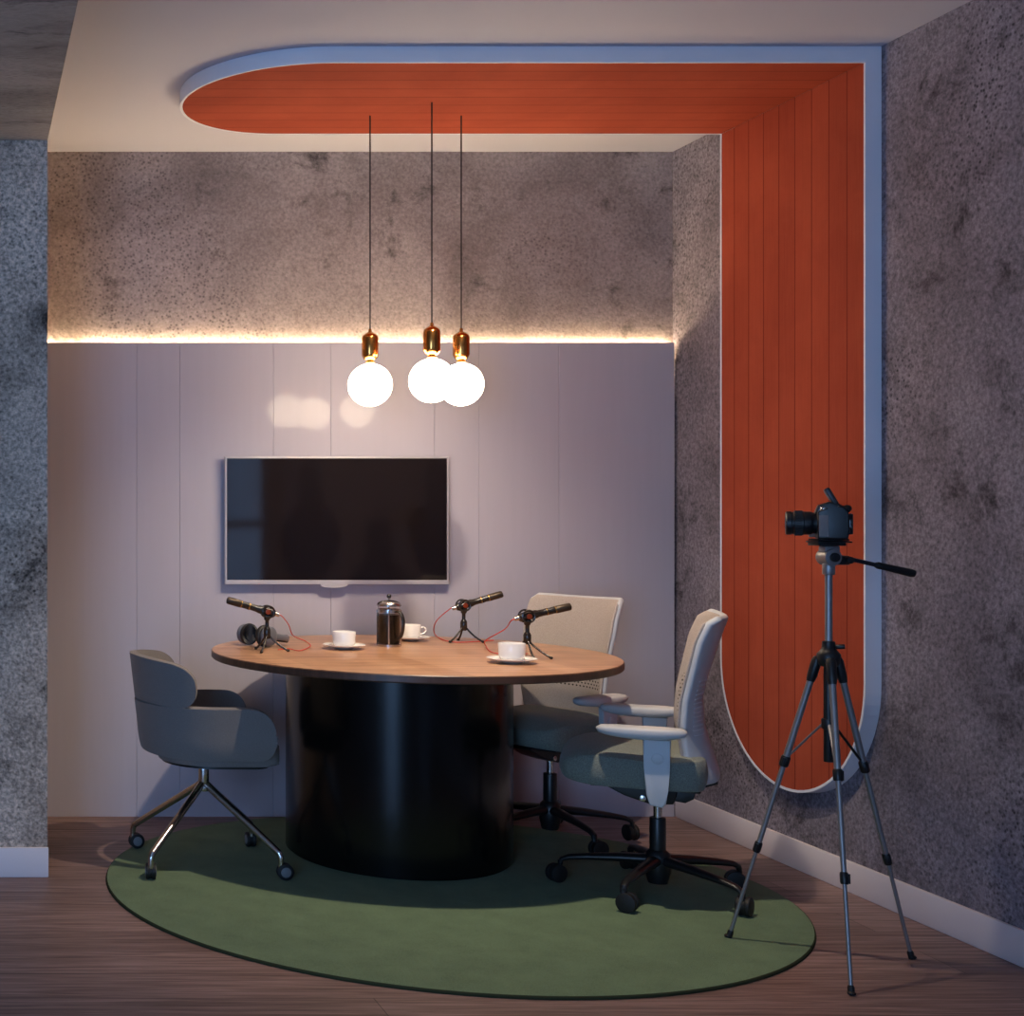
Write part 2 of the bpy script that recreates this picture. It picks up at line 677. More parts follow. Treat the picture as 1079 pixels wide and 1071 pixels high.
# ------------------------------------------------------------------ orange panel running over ceiling and wall
SY0, SY1 = 4.46, 5.32
SC = (SY0 + SY1) / 2
SR = (SY1 - SY0) / 2
ST = 0.052
fp = thing('feature_panel', 'orange boarded panel with white edge bending from ceiling down the right wall', 'wall panel', (X1, SC, 0))
fp.location = (X1, SC, .285)


def stadium(c_end, c_flat, flip, r, n=40):
    """outline (u along the length, v across) with a round end at c_end and a square end at c_flat"""
    pts = []
    for k in range(n + 1):
        a = PI / 2 + PI * k / n
        pts.append((c_end + flip * r * math.cos(a), SC + r * math.sin(a)))
    pts.append((c_flat, SC - r))
    pts.append((c_flat, SC + r))
    return pts


# ceiling part: u = X ; wall part: u = Z
arcx, arcz = .765 + SR, .285 + SR
bm = bm_new()
eps = .009


def rim(bm, cend, cflat, plane):
    out = stadium(cend, cflat, 1, SR)
    inn = stadium(cend, cflat, 1, SR - eps)
    if plane == 'c':
        z0, z1 = ZC - ST - .0015, ZC - .001
        f = lambda p, d: Vector((p[0], p[1], z0 if d == 0 else z1))
    else:
        x0, x1 = X1 - ST - .0015, X1 - .001
        f = lambda p, d: Vector((x0 if d == 0 else x1, p[1], p[0]))
    n = len(out)
    O = [[bm.verts.new(f(p, d)) for p in out] for d in (0, 1)]
    I = [[bm.verts.new(f(p, d)) for p in inn] for d in (0, 1)]
    for k in range(n - 2 + 1):
        if k == n - 2:
            break
        for A, B in ((O[0], O[1]), (I[0], I[1]), (O[0], I[0]), (O[1], I[1])):
            bm.faces.new((A[k], A[k + 1], B[k + 1], B[k]))
    # closing side from last to first (other straight edge)
    for A, B in ((O[0], O[1]), (I[0], I[1]), (O[0], I[0]), (O[1], I[1])):
        bm.faces.new((A[n - 1], A[0], B[0], B[n - 1]))


rim(bm, arcx, X1 - .001, 'c')
link('panel_rim', bm, 'frame_white', fp, smooth=False)
bm = bm_new()
rim(bm, arcz, ZC - ST - .0015, 'w')
link('panel_rim', bm, 'frame_white', fp, smooth=False)
bm = bm_new()
prism(bm, stadium(arcx, X1 - ST, 1, SR - eps - .0003), 2, ZC - ST, ZC - .002)
link('ceiling_boards', bm, 'orange_boards_ceiling', fp, smooth=False)
bm = bm_new()
pl = [(v, u) for u, v in stadium(arcz, ZC - ST - .0006, 1, SR - eps - .0003)]
prism(bm, pl, 0, X1 - ST, X1 - .002)
link('wall_boards', bm, 'orange_boards_wall', fp, smooth=False)
for _c in fp.children:
    _c.location = (-X1, -SC, -.285)

# ------------------------------------------------------------------ ceiling downlight in front of the orange panel
d = thing('downlight', 'recessed round ceiling downlight above the front of the table', 'light', (SPOT[0], SPOT[1] - .0, ZC))
bm = bm_new()
lathe(bm, [(.062, -.001), (.062, -.006), (.046, -.008), (.044, -.001)], seg=32, close=True)
link('trim_ring', bm, 'frame_white', d)
bm = bm_new()
lathe(bm, [(0, -.002), (.043, -.002), (.043, -.001), (0, -.001)], seg=32)
link('diffuser', bm, 'lamp_glow', d)


# ------------------------------------------------------------------ pendants
def pendant(x, y, zc, label):
    r = .079
    p = thing('pendant_lamp', label, 'lamp', (x, y, ZC - ST), 0, 'globe pendants over the table')
    dz = zc - (ZC - ST)
    bm = bm_new()
    ellipsoid(bm, (0, 0, dz), (r, r, r), 48, 32)
    link('globe', bm, 'globe_glow', p)
    b = dz + r
    s0, s1 = b + .016, b + .112
    bm = bm_new()
    lathe(bm, [(0, b - .003), (.012, b - .003), (.017, b + .004), (.013, b + .011), (.022, s0), (.029, s0 + .012), (.030, s0 + .016), (.030, s1 - .018), (.027, s1 - .008), (.016, s1), (.006, s1 + .006), (.005, s1 + .016), (0, s1 + .016)], seg=32)
    link('socket', bm, 'brass', p, angle=50)
    bm = bm_new()
    cyl(bm, (0, 0, s1 + .012), (0, 0, 0), .0026, 10)
    link('cord', bm, 'cord_black', p)


pendant(1.491, 5.07, 1.747, 'lit globe pendant with copper socket, leftmost of three, hanging apart')
pendant(1.663, 4.904, 1.748, 'lit globe pendant in the middle, front one of the overlapping pair')
pendant(1.828, 5.07, 1.749, 'lit globe pendant on the right, half hidden behind the middle globe')

# ------------------------------------------------------------------ television
tv = thing('television', 'black flat screen television with thin silver edge on the panelled wall', 'television', (1.539, 5.72, .975))
w2, hh = .4655, .533
bm = bm_new()
box(bm, -w2 + .012, w2 - .012, -.010, .0195, .012, hh - .012)
link('housing', bm, 'tv_back', tv, smooth=False)
bm = bm_new()
yf = -.020
for a in ((-w2, w2, 0, .018), (-w2, w2, hh - .009, hh), (-w2, -w2 + .008, .018, hh - .009), (w2 - .008, w2, .018, hh - .009)):
    box(bm, a[0], a[1], yf, -.004, a[2], a[3], .0015, 1)
link('bezel', bm, 'tv_silver', tv, smooth=False)
simple('screen', -w2 + .008, w2 - .008, yf + .003, -.010, .018, hh - .009, 'tv_screen', tv)
bm = bm_new()
prism(bm, [(.055 * math.cos(a), -.001 - .014 * abs(math.sin(a)) ** .7) for a in [PI + PI * k / 16 for k in range(17)]], 1, yf - .003, -.004)
bmesh.ops.translate(bm, verts=bm.verts, vec=(-.012, 0, .001))
link('sensor_bump', bm, 'tv_silver', tv, smooth=False)

# ------------------------------------------------------------------ rug
RZ = 0.010
bm = bm_new()
rx, ry = 1.114, 1.070
prof = [(0, RZ), (.985, RZ), (.9960, RZ), (.9985, RZ - .0015), (1.0, RZ * .45), (1.0, .0005), (0, .0005)]
for i, (r, z) in enumerate(prof):
    pass
n0 = len(bm.faces)
lathe(bm, prof, seg=128)
for v in bm.verts:
    v.co.x *= rx
    v.co.y *= ry
bm.faces.ensure_lookup_table()
for f in bm.faces:
    c = f.calc_center_median()
    if math.hypot(c.x / rx, c.y / ry) > .9955:
        f.material_index = 1
rug = link('area_rug', bm, ['rug_green', 'rug_edge'], loc=(1.592, 4.662, 0))
tag(rug, 'large round green rug on the wood floor under table and chairs', 'rug')

# ------------------------------------------------------------------ table
TX, TY, TZ = 1.604, 4.975, .768
tb = thing('round_table', 'round meeting table with walnut top on a thick glossy black drum base', 'table', (TX, TY, RZ))
bm = bm_new()
TR = .706
prof = [(0, TZ - .030), (TR - .030, TZ - .030), (TR - .004, TZ - .028), (TR, TZ - .024), (TR, TZ - .004), (TR - .003, TZ - .0008), (TR - .006, TZ), (0, TZ)]
lathe(bm, [(r, z - RZ) for r, z in prof], seg=128)
bm.faces.ensure_lookup_table()
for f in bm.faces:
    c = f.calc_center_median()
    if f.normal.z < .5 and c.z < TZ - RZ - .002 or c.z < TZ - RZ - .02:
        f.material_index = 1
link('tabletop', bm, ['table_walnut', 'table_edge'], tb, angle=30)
bm = bm_new()
lathe(bm, [(0, .0), (.975, .0), (.975, .006), (1.0, .008), (1.0, TZ - .030 - RZ), (0, TZ - .030 - RZ)], seg=96)
for v in bm.verts:
    v.co.x = v.co.x * .403 + (1.607 - TX)
    v.co.y = v.co.y * .428 + (5.128 - TY)
link('base', bm, 'base_black', tb, angle=30)


# ------------------------------------------------------------------ casters
def caster_bm(r=.028, w=.012, hub=True, ang=0.0, gap=.008, stem=.03, rot=None):
    """twin wheel caster, wheels touching z = 0, stem going up at x=y=0; trail along local +x"""
    bm = bm_new()
    M = Matrix.Rotation(ang, 4, 'Z')
    tx = .014
    for s in (-1, 1):
        y0, y1 = s * gap / 2, s * (gap / 2 + w)
        cyl(bm, (tx, y0, r), (tx, y1, r), r, 24, 0, bev=.003)
        if hub:
            cyl(bm, (tx, y1 - s * .001, r), (tx, y1 + s * .0022, r), r * .62, 20, 1, bev=.001)
    # fork hood between the wheels
    cyl(bm, (tx, -gap / 2 - .0005, r), (tx, gap / 2 + .0005, r), r * .9, 16, 0)
    tube(bm, [(0, 0, r * 1.2), (0, 0, 2 * r + stem)], .007, 12, True, 0)
    for v in bm.verts:
        v.co = M @ v.co
    return bm


# ------------------------------------------------------------------ grey tub chair
def shell(name, parent, m, stations, nv=10, thick=.03, sub=1):
    """stations = list of (centre x, y, outward normal, z0, z1, lean) -> mid-surface grid, solidified"""
    bm = bm_new()
    grid = []
    for (x, y, nx, ny, z0, z1, lean) in stations:
        row = []
        for j in range(nv + 1):
            t = j / nv
            t2 = 0.5 - 0.5 * math.cos(PI * t)
            z = z0 + (z1 - z0) * t2
            o = lean(z)
            row.append(bm.verts.new((x + nx * o, y + ny * o, z)))
        grid.append(row)
    for i in range(len(grid) - 1):
        for j in range(nv):
            bm.faces.new((grid[i][j], grid[i + 1][j], grid[i + 1][j + 1], grid[i][j + 1]))
    bmesh.ops.remove_doubles(bm, verts=bm.verts, dist=1e-5)
    o = link(name, bm, m, parent)
    s = o.modifiers.new('thickness', 'SOLIDIFY')
    s.thickness = thick
    s.offset = 0
    b = o.modifiers.new('soft_edge', 'BEVEL')
    b.width = thick * .42
    b.segments = 3
    b.limit_method = 'ANGLE'
    b.angle_limit = math.radians(50)
    return o


def u_path(arm, R, cx, n_arm=14, n_arc=28):
    """U in plan open to +x: arms at y=+-R reaching x=arm, arc centre cx. returns (x, y, nx, ny, s) with s arclength from the back"""
    out = []
    L = R * PI / 2
    for k in range(n_arm):
        x = arm + (cx - arm) * k / n_arm
        out.append((x, -R, 0, -1, L + (x - cx)))
    for k in range(n_arc + 1):
        a = -PI / 2 - PI * k / n_arc
        out.append((cx + R * math.cos(a), R * math.sin(a), math.cos(a), math.sin(a), abs(k - n_arc / 2) / (n_arc / 2) * L))
    for k in range(1, n_arm + 1):
        x = cx + (arm - cx) * k / n_arm
        out.append((x, R, 0, 1, L + (x - cx)))
    return out


tc = thing('tub_chair', 'grey upholstered tub chair with curved back on four chrome legs, left of the table', 'chair', (.855, 4.95, RZ))
ZR = -RZ
R = .238


def u_point(sg, R_, cx):
    """point on the U at signed arclength sg from the back"""
    L = R_ * PI / 2
    if abs(sg) <= L:
        a = PI + sg / R_ * -1
        return cx + R_ * math.cos(a), R_ * math.sin(a), math.cos(a), math.sin(a)
    d = abs(sg) - L
    sy = 1 if sg > 0 else -1
    return cx + d, sy * R_, 0, sy


def u_shell(name, R_, cx, S, zfun, lean, thick, n=90):
    st = []
    for k in range(n + 1):
        sg = S * math.sin((-1 + 2 * k / n) * PI / 2)
        x, y, nx, ny = u_point(sg, R_, cx)
        z0, z1 = zfun(abs(sg), S - abs(sg))
        st.append((x, y, nx, ny, z0, z1, lean))
    return shell(name, tc, 'tub_fabric', st, nv=12, thick=thick)


def rnd(e, r):
    return 1.0 if e > r else max(0, 1 - ((r - e) / r) ** 2.5) ** (1 / 2.5)


S1 = R * PI / 2 + (.206 - .018)
u_shell('lower_back', R, .018, S1,
        lambda s, e: (.488 + ZR - (.488 - .424 - .010 * max(0, 1 - s / .30) ** 1.5) * rnd(e, .07), .488 + ZR + (.604 - .488) * rnd(e, .108)),
        lambda z: -.014 * max(0, (.50 - z) / .08) ** 2 + .012 * max(0, z - .5) / .1, .034)
R2 = R + .014
SU = R2 * PI / 2 - .085
u_shell('upper_back', R2, .020, SU,
        lambda s, e: (.688 + ZR - .018 * (s / SU) ** 2 - .076 * rnd(e, .085), .688 + ZR - .018 * (s / SU) ** 2 + (.084 - .012 * (s / SU) ** 2) * rnd(e, .095)),
        lambda z: .002 + .020 * (z - .6) / .17, .026)
# seat cushion: D shape, rounded
bm = bm_new()


def dshape(xf, R, cx, rc=.05, n=24):
    pts = []
    for k in range(n + 1):
        a = PI / 2 + PI * k / n
        pts.append((cx + R * math.cos(a), R * math.sin(a)))
    for k in range(7):
        a = -PI / 2 + (PI / 2) * k / 6
        pts.append((xf - rc + rc * math.cos(a), -R + rc + rc * math.sin(a)))
    for k in range(7):
        a = (PI / 2) * k / 6
        pts.append((xf - rc + rc * math.cos(a), R - rc + rc * math.sin(a)))
    return pts


prism(bm, dshape(.240, .192, 0.03), 2, .392 + ZR, .458 + ZR, bevel=.014)
link('seat', bm, 'tub_fabric', tc)
bm = bm_new()
prism(bm, dshape(.205, .180, 0.03), 2, .382 + ZR, .3925 + ZR, bevel=.003)
link('seat_pan', bm, 'black_plastic', tc)
bm = bm_new()
cyl(bm, (0, 0, .285 + ZR), (0, 0, .384 + ZR), .019, 20, bev=.002)
cyl(bm, (0, 0, .272 + ZR), (0, 0, .292 + ZR), .024, 20, bev=.004)
cyl(bm, (0, 0, .372 + ZR), (0, 0, .3835 + ZR), .07, 24, bev=.002)
link('swivel_post', bm, 'chrome', tc)
for k, a in enumerate((45, 135, 225, 315)):
    a = math.radians(a + 1)
    c, s = math.cos(a), math.sin(a)
    rr = .318
    bm = bm_new()
    pts = smooth_path([(c * .012, s * .012, .296 + ZR), (c * .10, s * .10, .238 + ZR), (c * (rr - .035), s * (rr - .035), .118 + ZR), (c * (rr - .006), s * (rr - .006), .096 + ZR), (c * rr, s * rr, .070 + ZR), (c * rr, s * rr, .052 + ZR)], 6)
    tube(bm, pts, [.014 - .004 * min(1, i / (len(pts) - 1) * 1.2) for i in range(len(pts))], 16)
    lg = link('leg', bm, 'chrome', tc)
    cb = caster_bm(.028, .013, True, (20, 205, 100, 250)[k] / 57.3 if False else math.radians((95, 10, 85, 0)[k]))
    for v in cb.verts:
        v.co += Vector((c * rr, s * rr, 0))
    # casters off the rug would float; the rug carries all four or the floor does
    link('caster', cb, ['black_rubber', 'caster_cap'], lg)


# ------------------------------------------------------------------ office chair
def office_chair(loc, rz, label):
    ch = thing('office_chair', label, 'chair', loc, rz, 'office chairs at the table')
    Z = -RZ
    # seat cushion
    bm = bm_new()
    nx_, ny_ = 22, 22
    xa, xb, hw = -.135, .288, .238
    top, bot = [], []

    def edge_f(u):          # 0 at the border, 1 inside
        return 1 - abs(u) ** 5
    for i in range(nx_ + 1):
        rt, rb = [], []
        u = -1 + 2 * i / nx_
        for j in range(ny_ + 1):
            v = -1 + 2 * j / ny_
            # squircle footprint
            uu = math.sin(u * PI / 2)
            vv = math.sin(v * PI / 2)
            f = 1.0 / max(1e-6, (abs(uu) ** 6 + abs(vv) ** 6) ** (1 / 6)) * max(abs(uu), abs(vv)) if (uu or vv) else 1
            px = (xa + xb) / 2 + (xb - xa) / 2 * uu * f
            py = hw * vv * f
            m_ = max(abs(uu), abs(vv))
            crown = (1 - m_ ** 4)
            fw = max(0, (px - .16) / .14)
            zt = .494 + .024 * crown - .030 * fw ** 2 - .012 * math.exp(-((px - .02) / .12) ** 2) + Z
            zb = .394 - .004 * crown + .020 * fw ** 2 + Z
            rt.append(bm.verts.new((px, py, zt)))
            rb.append(bm.verts.new((px, py, zb)))
        top.append(rt)
        bot.append(rb)
    for i in range(nx_):
        for j in range(ny_):
            bm.faces.new((top[i][j], top[i + 1][j], top[i + 1][j + 1], top[i][j + 1]))
            bm.faces.new((bot[i][j], bot[i][j + 1], bot[i + 1][j + 1], bot[i + 1][j]))
    border = [(i, 0) for i in range(nx_)] + [(nx_, j) for j in range(ny_)] + [(i, ny_) for i in range(nx_, 0, -1)] + [(0, j) for j in range(ny_, 0, -1)]
    nb = len(border)
    cxs = (xa + xb) / 2
    mid = {}
    for (i, j) in border:
        a, b = top[i][j].co, bot[i][j].co
        pts = []
        for t in (.3, .7):
            p = a.lerp(b, t)
            d = Vector((p.x - cxs, p.y, 0)).normalized()
            pts.append(bm.verts.new(p + d * .010))
        mid[(i, j)] = pts
    for k in range(nb):
        A, B = border[k], border[(k + 1) % nb]
        c1 = [top[A[0]][A[1]]] + mid[A] + [bot[A[0]][A[1]]]
        c2 = [top[B[0]][B[1]]] + mid[B] + [bot[B[0]][B[1]]]
        for q in range(3):
            bm.faces.new((c1[q], c1[q + 1], c2[q + 1], c2[q]))
    so = link('seat', bm, 'seat_fabric', ch, angle=80)
    ss = so.modifiers.new('soft', 'SUBSURF')
    ss.levels = ss.render_levels = 1
    # backrest: curved shell, edges wrap forward
    prof_rear = [(.405, -.168), (.43, -.172), (.50, -.150), (.58, -.128), (.674, -.122), (.75, -.137), (.863, -.170), (.925, -.190), (.945, -.196)]
    prof_edge = [(.405, -.105), (.43, -.088), (.50, -.075), (.58, -.064), (.674, -.072), (.75, -.088), (.863, -.112), (.925, -.138), (.945, -.168)]

    def ip(tab, z):
        if z <= tab[0][0]:
            return tab[0][1]
        for (z0, v0), (z1, v1) in zip(tab[:-1], tab[1:]):
            if z <= z1:
                t = (z - z0) / (z1 - z0)
                return v0 + (v1 - v0) * t
        return tab[-1][1]

    NZ, NS = 28, 24

    def halfw(z):
        w_ = .178 + .030 * min(1, max(0, (z - .42) / .40))
        return w_

    def surf(s, z, off):
        r_, e_ = ip(prof_rear, z), ip(prof_edge, z)
        x = r_ + (e_ - r_) * abs(s) ** 2.4
        return Vector((x + off, s * halfw(z), z + Z))

    def back_shell(name, m, off, z_lo, z_hi, inset, th):
        bm = bm_new()
        g = []
        for i in range(NZ + 1):
            z = z_lo + (z_hi - z_lo) * i / NZ
            # rounded upper and lower corners
            q = min(1, (z_hi - z) / .030)
            c = .93 + .07 * math.sqrt(max(0, 1 - (1 - q) ** 2))
            g.append([bm.verts.new(surf(s * c * inset, z, off)) for s in [-1 + 2 * j / NS for j in range(NS + 1)]])
        for i in range(NZ):
            for j in range(NS):
                bm.faces.new((g[i][j], g[i][j + 1], g[i + 1][j + 1], g[i + 1][j]))
        o = link(name, bm, m, ch, angle=60)
        sm = o.modifiers.new('thickness', 'SOLIDIFY')
        sm.thickness = th
        sm.offset = 0
        bv = o.modifiers.new('soft_edge', 'BEVEL')
        bv.width = th * .4
        bv.segments = 3
        bv.limit_method = 'ANGLE'
        bv.angle_limit = math.radians(50)
        return o
    back_shell('backrest', 'chair_plastic', 0.0, .405, .945, 1.0, .022)
    back_shell('back_cushion', 'back_mesh', .0150, .47, .940, .975, .010)
    # raised ribs on the rear of the lumbar zone
    for side in (-1, 1):
        bm = bm_new()
        for k in range(13):
            z = .565 + k * .0145
            pts = [surf(side * s, z, -.0125) for s in (.50, .62, .74, .84)]
            tube(bm, pts, .0028, 6)
        link('lumbar_ribs', bm, 'rib_plastic', ch)
    # armrests
    for s in (-1, 1):
        bm = bm_new()
        y0 = s * .262
        pl = [(-.034, .560), (.046, .560), (.043, .47), (.036, .385), (.026, .352), (-.010, .346), (-.020, .36), (-.026, .40), (-.031, .47)]
        prism(bm, [(x, z + Z) for x, z in pl], 1, y0 - .011, y0 + .011, bevel=.004)
        # oval button
        cyl(bm, (.004, y0 + s * .009, .500 + Z), (.004, y0 + s * .0145, .500 + Z), .017, 24, bev=.002)
        # bracket going in under the seat
        box(bm, -.012, .028, min(s * .10, y0), max(s * .10, y0), .352 + Z, .368 + Z, .003)
        ar = link('armrest', bm, 'chair_plastic', ch)
        bm = bm_new()
        out = []
        n = 40
        for k in range(n):
            a = 2 * PI * k / n
            cx_, sy_ = math.cos(a), math.sin(a)
            ex = .05 + .132 * math.copysign(abs(cx_) ** .75, cx_)
            ey = .043 * math.copysign(abs(sy_) ** .7, sy_) * (1 - .12 * cx_)
            out.append((ex, y0 + ey))
        rings = []
        for (k_, z) in ((.80, .561), (.95, .568), (1.0, .578), (.98, .588), (.90, .5945), (.6, .597)):
            rings.append([bm.verts.new(((x - .05) * k_ + .05, (y - y0) * k_ + y0, z + Z + .006 * ((x - .05) / .13) ** 2 * (1 if z < .58 else .3))) for x, y in out])
        for i in range(len(rings) - 1):
            for k in range(n):
                bm.faces.new((rings[i][k], rings[i][(k + 1) % n], rings[i + 1][(k + 1) % n], rings[i + 1][k]))
        bm.faces.new(rings[0][::-1])
        bm.faces.new(rings[-1])
        link('arm_pad', bm, 'pad_grey', ar, angle=60)
    # tilt mechanism
    bm = bm_new()
    prism(bm, [(.16, .388 + Z), (.175, .372 + Z), (.10, .335 + Z), (.02, .312 + Z), (-.045, .318 + Z), (-.055, .345 + Z), (-.06, .388 + Z)], 1, -.055, .055, bevel=.005)
    prism(bm, [(-.04, .33 + Z), (-.08, .325 + Z), (-.105, .34 + Z), (-.112, .375 + Z), (-.175, .395 + Z), (-.172, .415 + Z), (-.10, .402 + Z), (-.085, .40 + Z), (-.08, .36 + Z), (-.04, .36 + Z)], 1, -.05, .05, bevel=.004)
    box(bm, -.12, .20, -.19, .19, .385 + Z, .397 + Z, .003)
    mech = link('tilt_mechanism', bm, 'black_plastic', ch)
    for s in (-1, 1):
        bm = bm_new()
        cyl(bm, (.045, s * .05, .332 + Z), (.045, s * .062, .332 + Z), .011, 16, bev=.002)
        link('pivot_cap', bm, 'bright_metal', mech)
    bm = bm_new()
    tube(bm, smooth_path([(.06, -.05, .372 + Z), (.09, -.16, .372 + Z), (.10, -.19, .368 + Z), (.10, -.215, .362 + Z)], 5), [.005] * 15 + [.007], 10)
    link('height_lever', bm, 'black_plastic', mech)
    # gas lift
    bm = bm_new()
    cyl(bm, (0, 0, .245 + Z), (0, 0, .318 + Z), .013, 20)
    gl = link('gas_lift', bm, 'bright_metal', ch)
    bm = bm_new()
    cyl(bm, (0, 0, .10 + Z), (0, 0, .262 + Z), .025, 24, bev=.003)
    link('lift_cover', bm, 'black_plastic', gl)
    # star base
    bm = bm_new()
    lathe(bm, [(0, .045 + Z), (.030, .045 + Z), (.034, .06 + Z), (.040, .085 + Z), (.042, .125 + Z), (.036, .145 + Z), (.026, .155 + Z), (0, .155 + Z)], seg=28)
    link('base_hub', bm, 'black_plastic', ch)
    for k in range(5):
        a = math.radians(-2 + 72 * k)
        c, s = math.cos(a), math.sin(a)
        bm = bm_new()
        L = .300
        pts = [(.02, .122), (.12, .116), (.22, .106), (.272, .098), (.294, .088), (.300, .068)]
        rad = [.024, .021, .016, .0135, .012, .010]
        tube(bm, [(c * r_, s * r_, z_ + Z) for r_, z_ in pts], rad, 14, squash=(1.0, .72))
        lg = link('base_leg', bm, 'black_plastic', ch)
        cb = caster_bm(.031, .015, False, math.radians((40, 160, 250, 10, 300)[k]), .010, .012)
        for v in cb.verts:
            v.co += Vector((c * L, s * L, 0))
        link('caster', cb, ['black_rubber', 'caster_cap'], lg)
    return ch


oc1 = office_chair((2.30, 4.565, RZ), math.radians(154), 'light office chair with grey green seat, in profile in front of the orange panel')


def copy_tree(o, parent=None):
    c = o.copy()
    COL.objects.link(c)
    c.parent = parent
    for chd in list(o.children):
        copy_tree(chd, c)
    return c


oc2 = copy_tree(oc1)
oc2.location = (2.268, 5.332, RZ)
oc2.rotation_euler = (0, 0, math.radians(-152.7))
oc2['label'] = 'light office chair behind the table, its perforated backrest against the wall panelling'

# ------------------------------------------------------------------ tripod
TPX, TPY = 2.439, 3.881
tr = thing('tripod', 'tall silver and black camera tripod standing on rug edge by the right wall', 'tripod', (TPX, TPY, 0))
CZ = .865
bm = bm_new()
cyl(bm, (0, 0, CZ - .03), (0, 0, 1.125), .0095, 18)
link('centre_column', bm, 'brushed_metal', tr)
bm = bm_new()
cyl(bm, (0, 0, .572), (0, 0, CZ), .0125, 16, bev=.002)
cyl(bm, (0, 0, .665), (0, 0, .695), .018, 16, bev=.003)
link('lower_column', bm, 'tripod_black', tr)
bm = bm_new()
lathe(bm, [(0, CZ - .022), (.022, CZ - .022), (.028, CZ - .01), (.030, CZ + .012), (.022, CZ + .022), (.017, CZ + .03), (.016, CZ + .048), (.010, CZ + .05), (0, CZ + .05)], seg=24)
cyl(bm, (.012, -.012, CZ + .034), (.030, -.026, CZ + .036), .007, 12, bev=.002)
link('collar', bm, 'tripod_black', tr, angle=50)
feet = [(129.2, .266, RZ), (-111.1, .267, 0.0), (9.0, .268, 0.0)]
for a, r, zf in feet:
    a = math.radians(a)
    u = Vector((math.cos(a), math.sin(a), 0))
    t0 = u * .030 + Vector((0, 0, CZ - .008))
    f = u * r + Vector((0, 0, zf))
    P = lambda t: t0.lerp(f, t)
    side = Vector((-u.y, u.x, 0))
    bm = bm_new()
    tube(bm, [P(.03), P(.355)], .0088, 14)
    tube(bm, [P(.35), P(.665)], .0070, 14)
    tube(bm, [P(.66), P(.985)], .0052, 14)
    lg = link('leg', bm, 'brushed_metal', tr)
    bm = bm_new()
    tube(bm, [P(-.012), P(.0), P(.05), P(.07)], [.010, .0135, .013, .0105], 14)
    link('leg_joint', bm, 'tripod_black', lg)
    for t in (.352, .662):
        bm = bm_new()
        rr = .0125 if t < .5 else .0105
        tube(bm, [P(t - .018), P(t - .013), P(t + .013), P(t + .018)], [rr * .85, rr, rr, rr * .85], 14)
        q = P(t) + side * .009
        tube(bm, [q - (f - t0).normalized() * .012, q + (f - t0).normalized() * .014], [.006, .005], 10)
        link('leg_clamp', bm, 'tripod_black', lg)
    bm = bm_new()
    tube(bm, [P(.972), P(.978), P(.994), f + Vector((0, 0, .0045))], [.0065, .0085, .0085, .006], 14)
    ellipsoid(bm, f + Vector((0, 0, .0058)) + u * .002, (.0105, .0105, .0058), 14, 8)
    link('foot', bm, 'black_rubber', lg)
    bm = bm_new()
    b0 = u * .014 + Vector((0, 0, .680))
    b1 = P(.335) - u * .004
    tube(bm, [b0, b1], .0045, 10, squash=(1.2, .7))
    ellipsoid(bm, b1, (.007, .007, .007), 10, 8)
    link('brace', bm, 'brushed_metal' if a > 2 or a < 0 else 'dark_metal', tr)
# pan head: fork, drum, plate
hz0 = 1.122
bm = bm_new()
cyl(bm, (0, 0, hz0 - .02), (0, 0, hz0 + .012), .016, 20, bev=.003)
cyl(bm, (0, .024, hz0 + .03), (0, -.024, hz0 + .03), .024, 26, bev=.003)
box(bm, -.020, .024, -.016, .016, hz0 + .03, hz0 + .062, .004)
head = link('pan_head', bm, 'brushed_metal', tr)
bm = bm_new()
cyl(bm, (0, -.024, hz0 + .03), (0, -.034, hz0 + .03), .013, 20, bev=.002)
cyl(bm, (.045, .004, hz0 + .022), (.045, -.03, hz0 + .022), .010, 16, bev=.002)
box(bm, .010, .055, -.012, .012, hz0 + .008, hz0 + .034, .004)
link('lock_knob', bm, 'tripod_black', head)
bm = bm_new()
box(bm, -.044, .034, -.026, .026, hz0 + .0625, hz0 + .071, .002)
box(bm, -.048, .050, -.029, .029, hz0 + .071, hz0 + .076, .002)
box(bm, -.044, .044, -.025, .025, hz0 + .077, hz0 + .0825, .002)
link('mount_plate', bm, 'tripod_black', head)
bm = bm_new()
hd = Vector((1.0, -.05, -.235)).normalized()
h0 = Vector((.045, -.004, hz0 + .022))
h0 = Vector((.035, -.004, hz0 + .030))
tube(bm, [h0, h0 + hd * .10], [.006, .006], 12)
hdl = link('pan_handle', bm, 'dark_metal', tr)
bm = bm_new()
tube(bm, [h0 + hd * .092, h0 + hd * .102, h0 + hd * .112, h0 + hd * .195, h0 + hd * .203], [.006, .010, .0095, .0115, .010], 16)
link('handle_grip', bm, 'black_rubber', hdl)

# ------------------------------------------------------------------ photo camera on the tripod
cz = hz0 + .083
pc = thing('photo_camera', 'black reflex photo camera with raised flash mounted on the tripod', 'camera', (TPX, TPY, cz), math.radians(152))
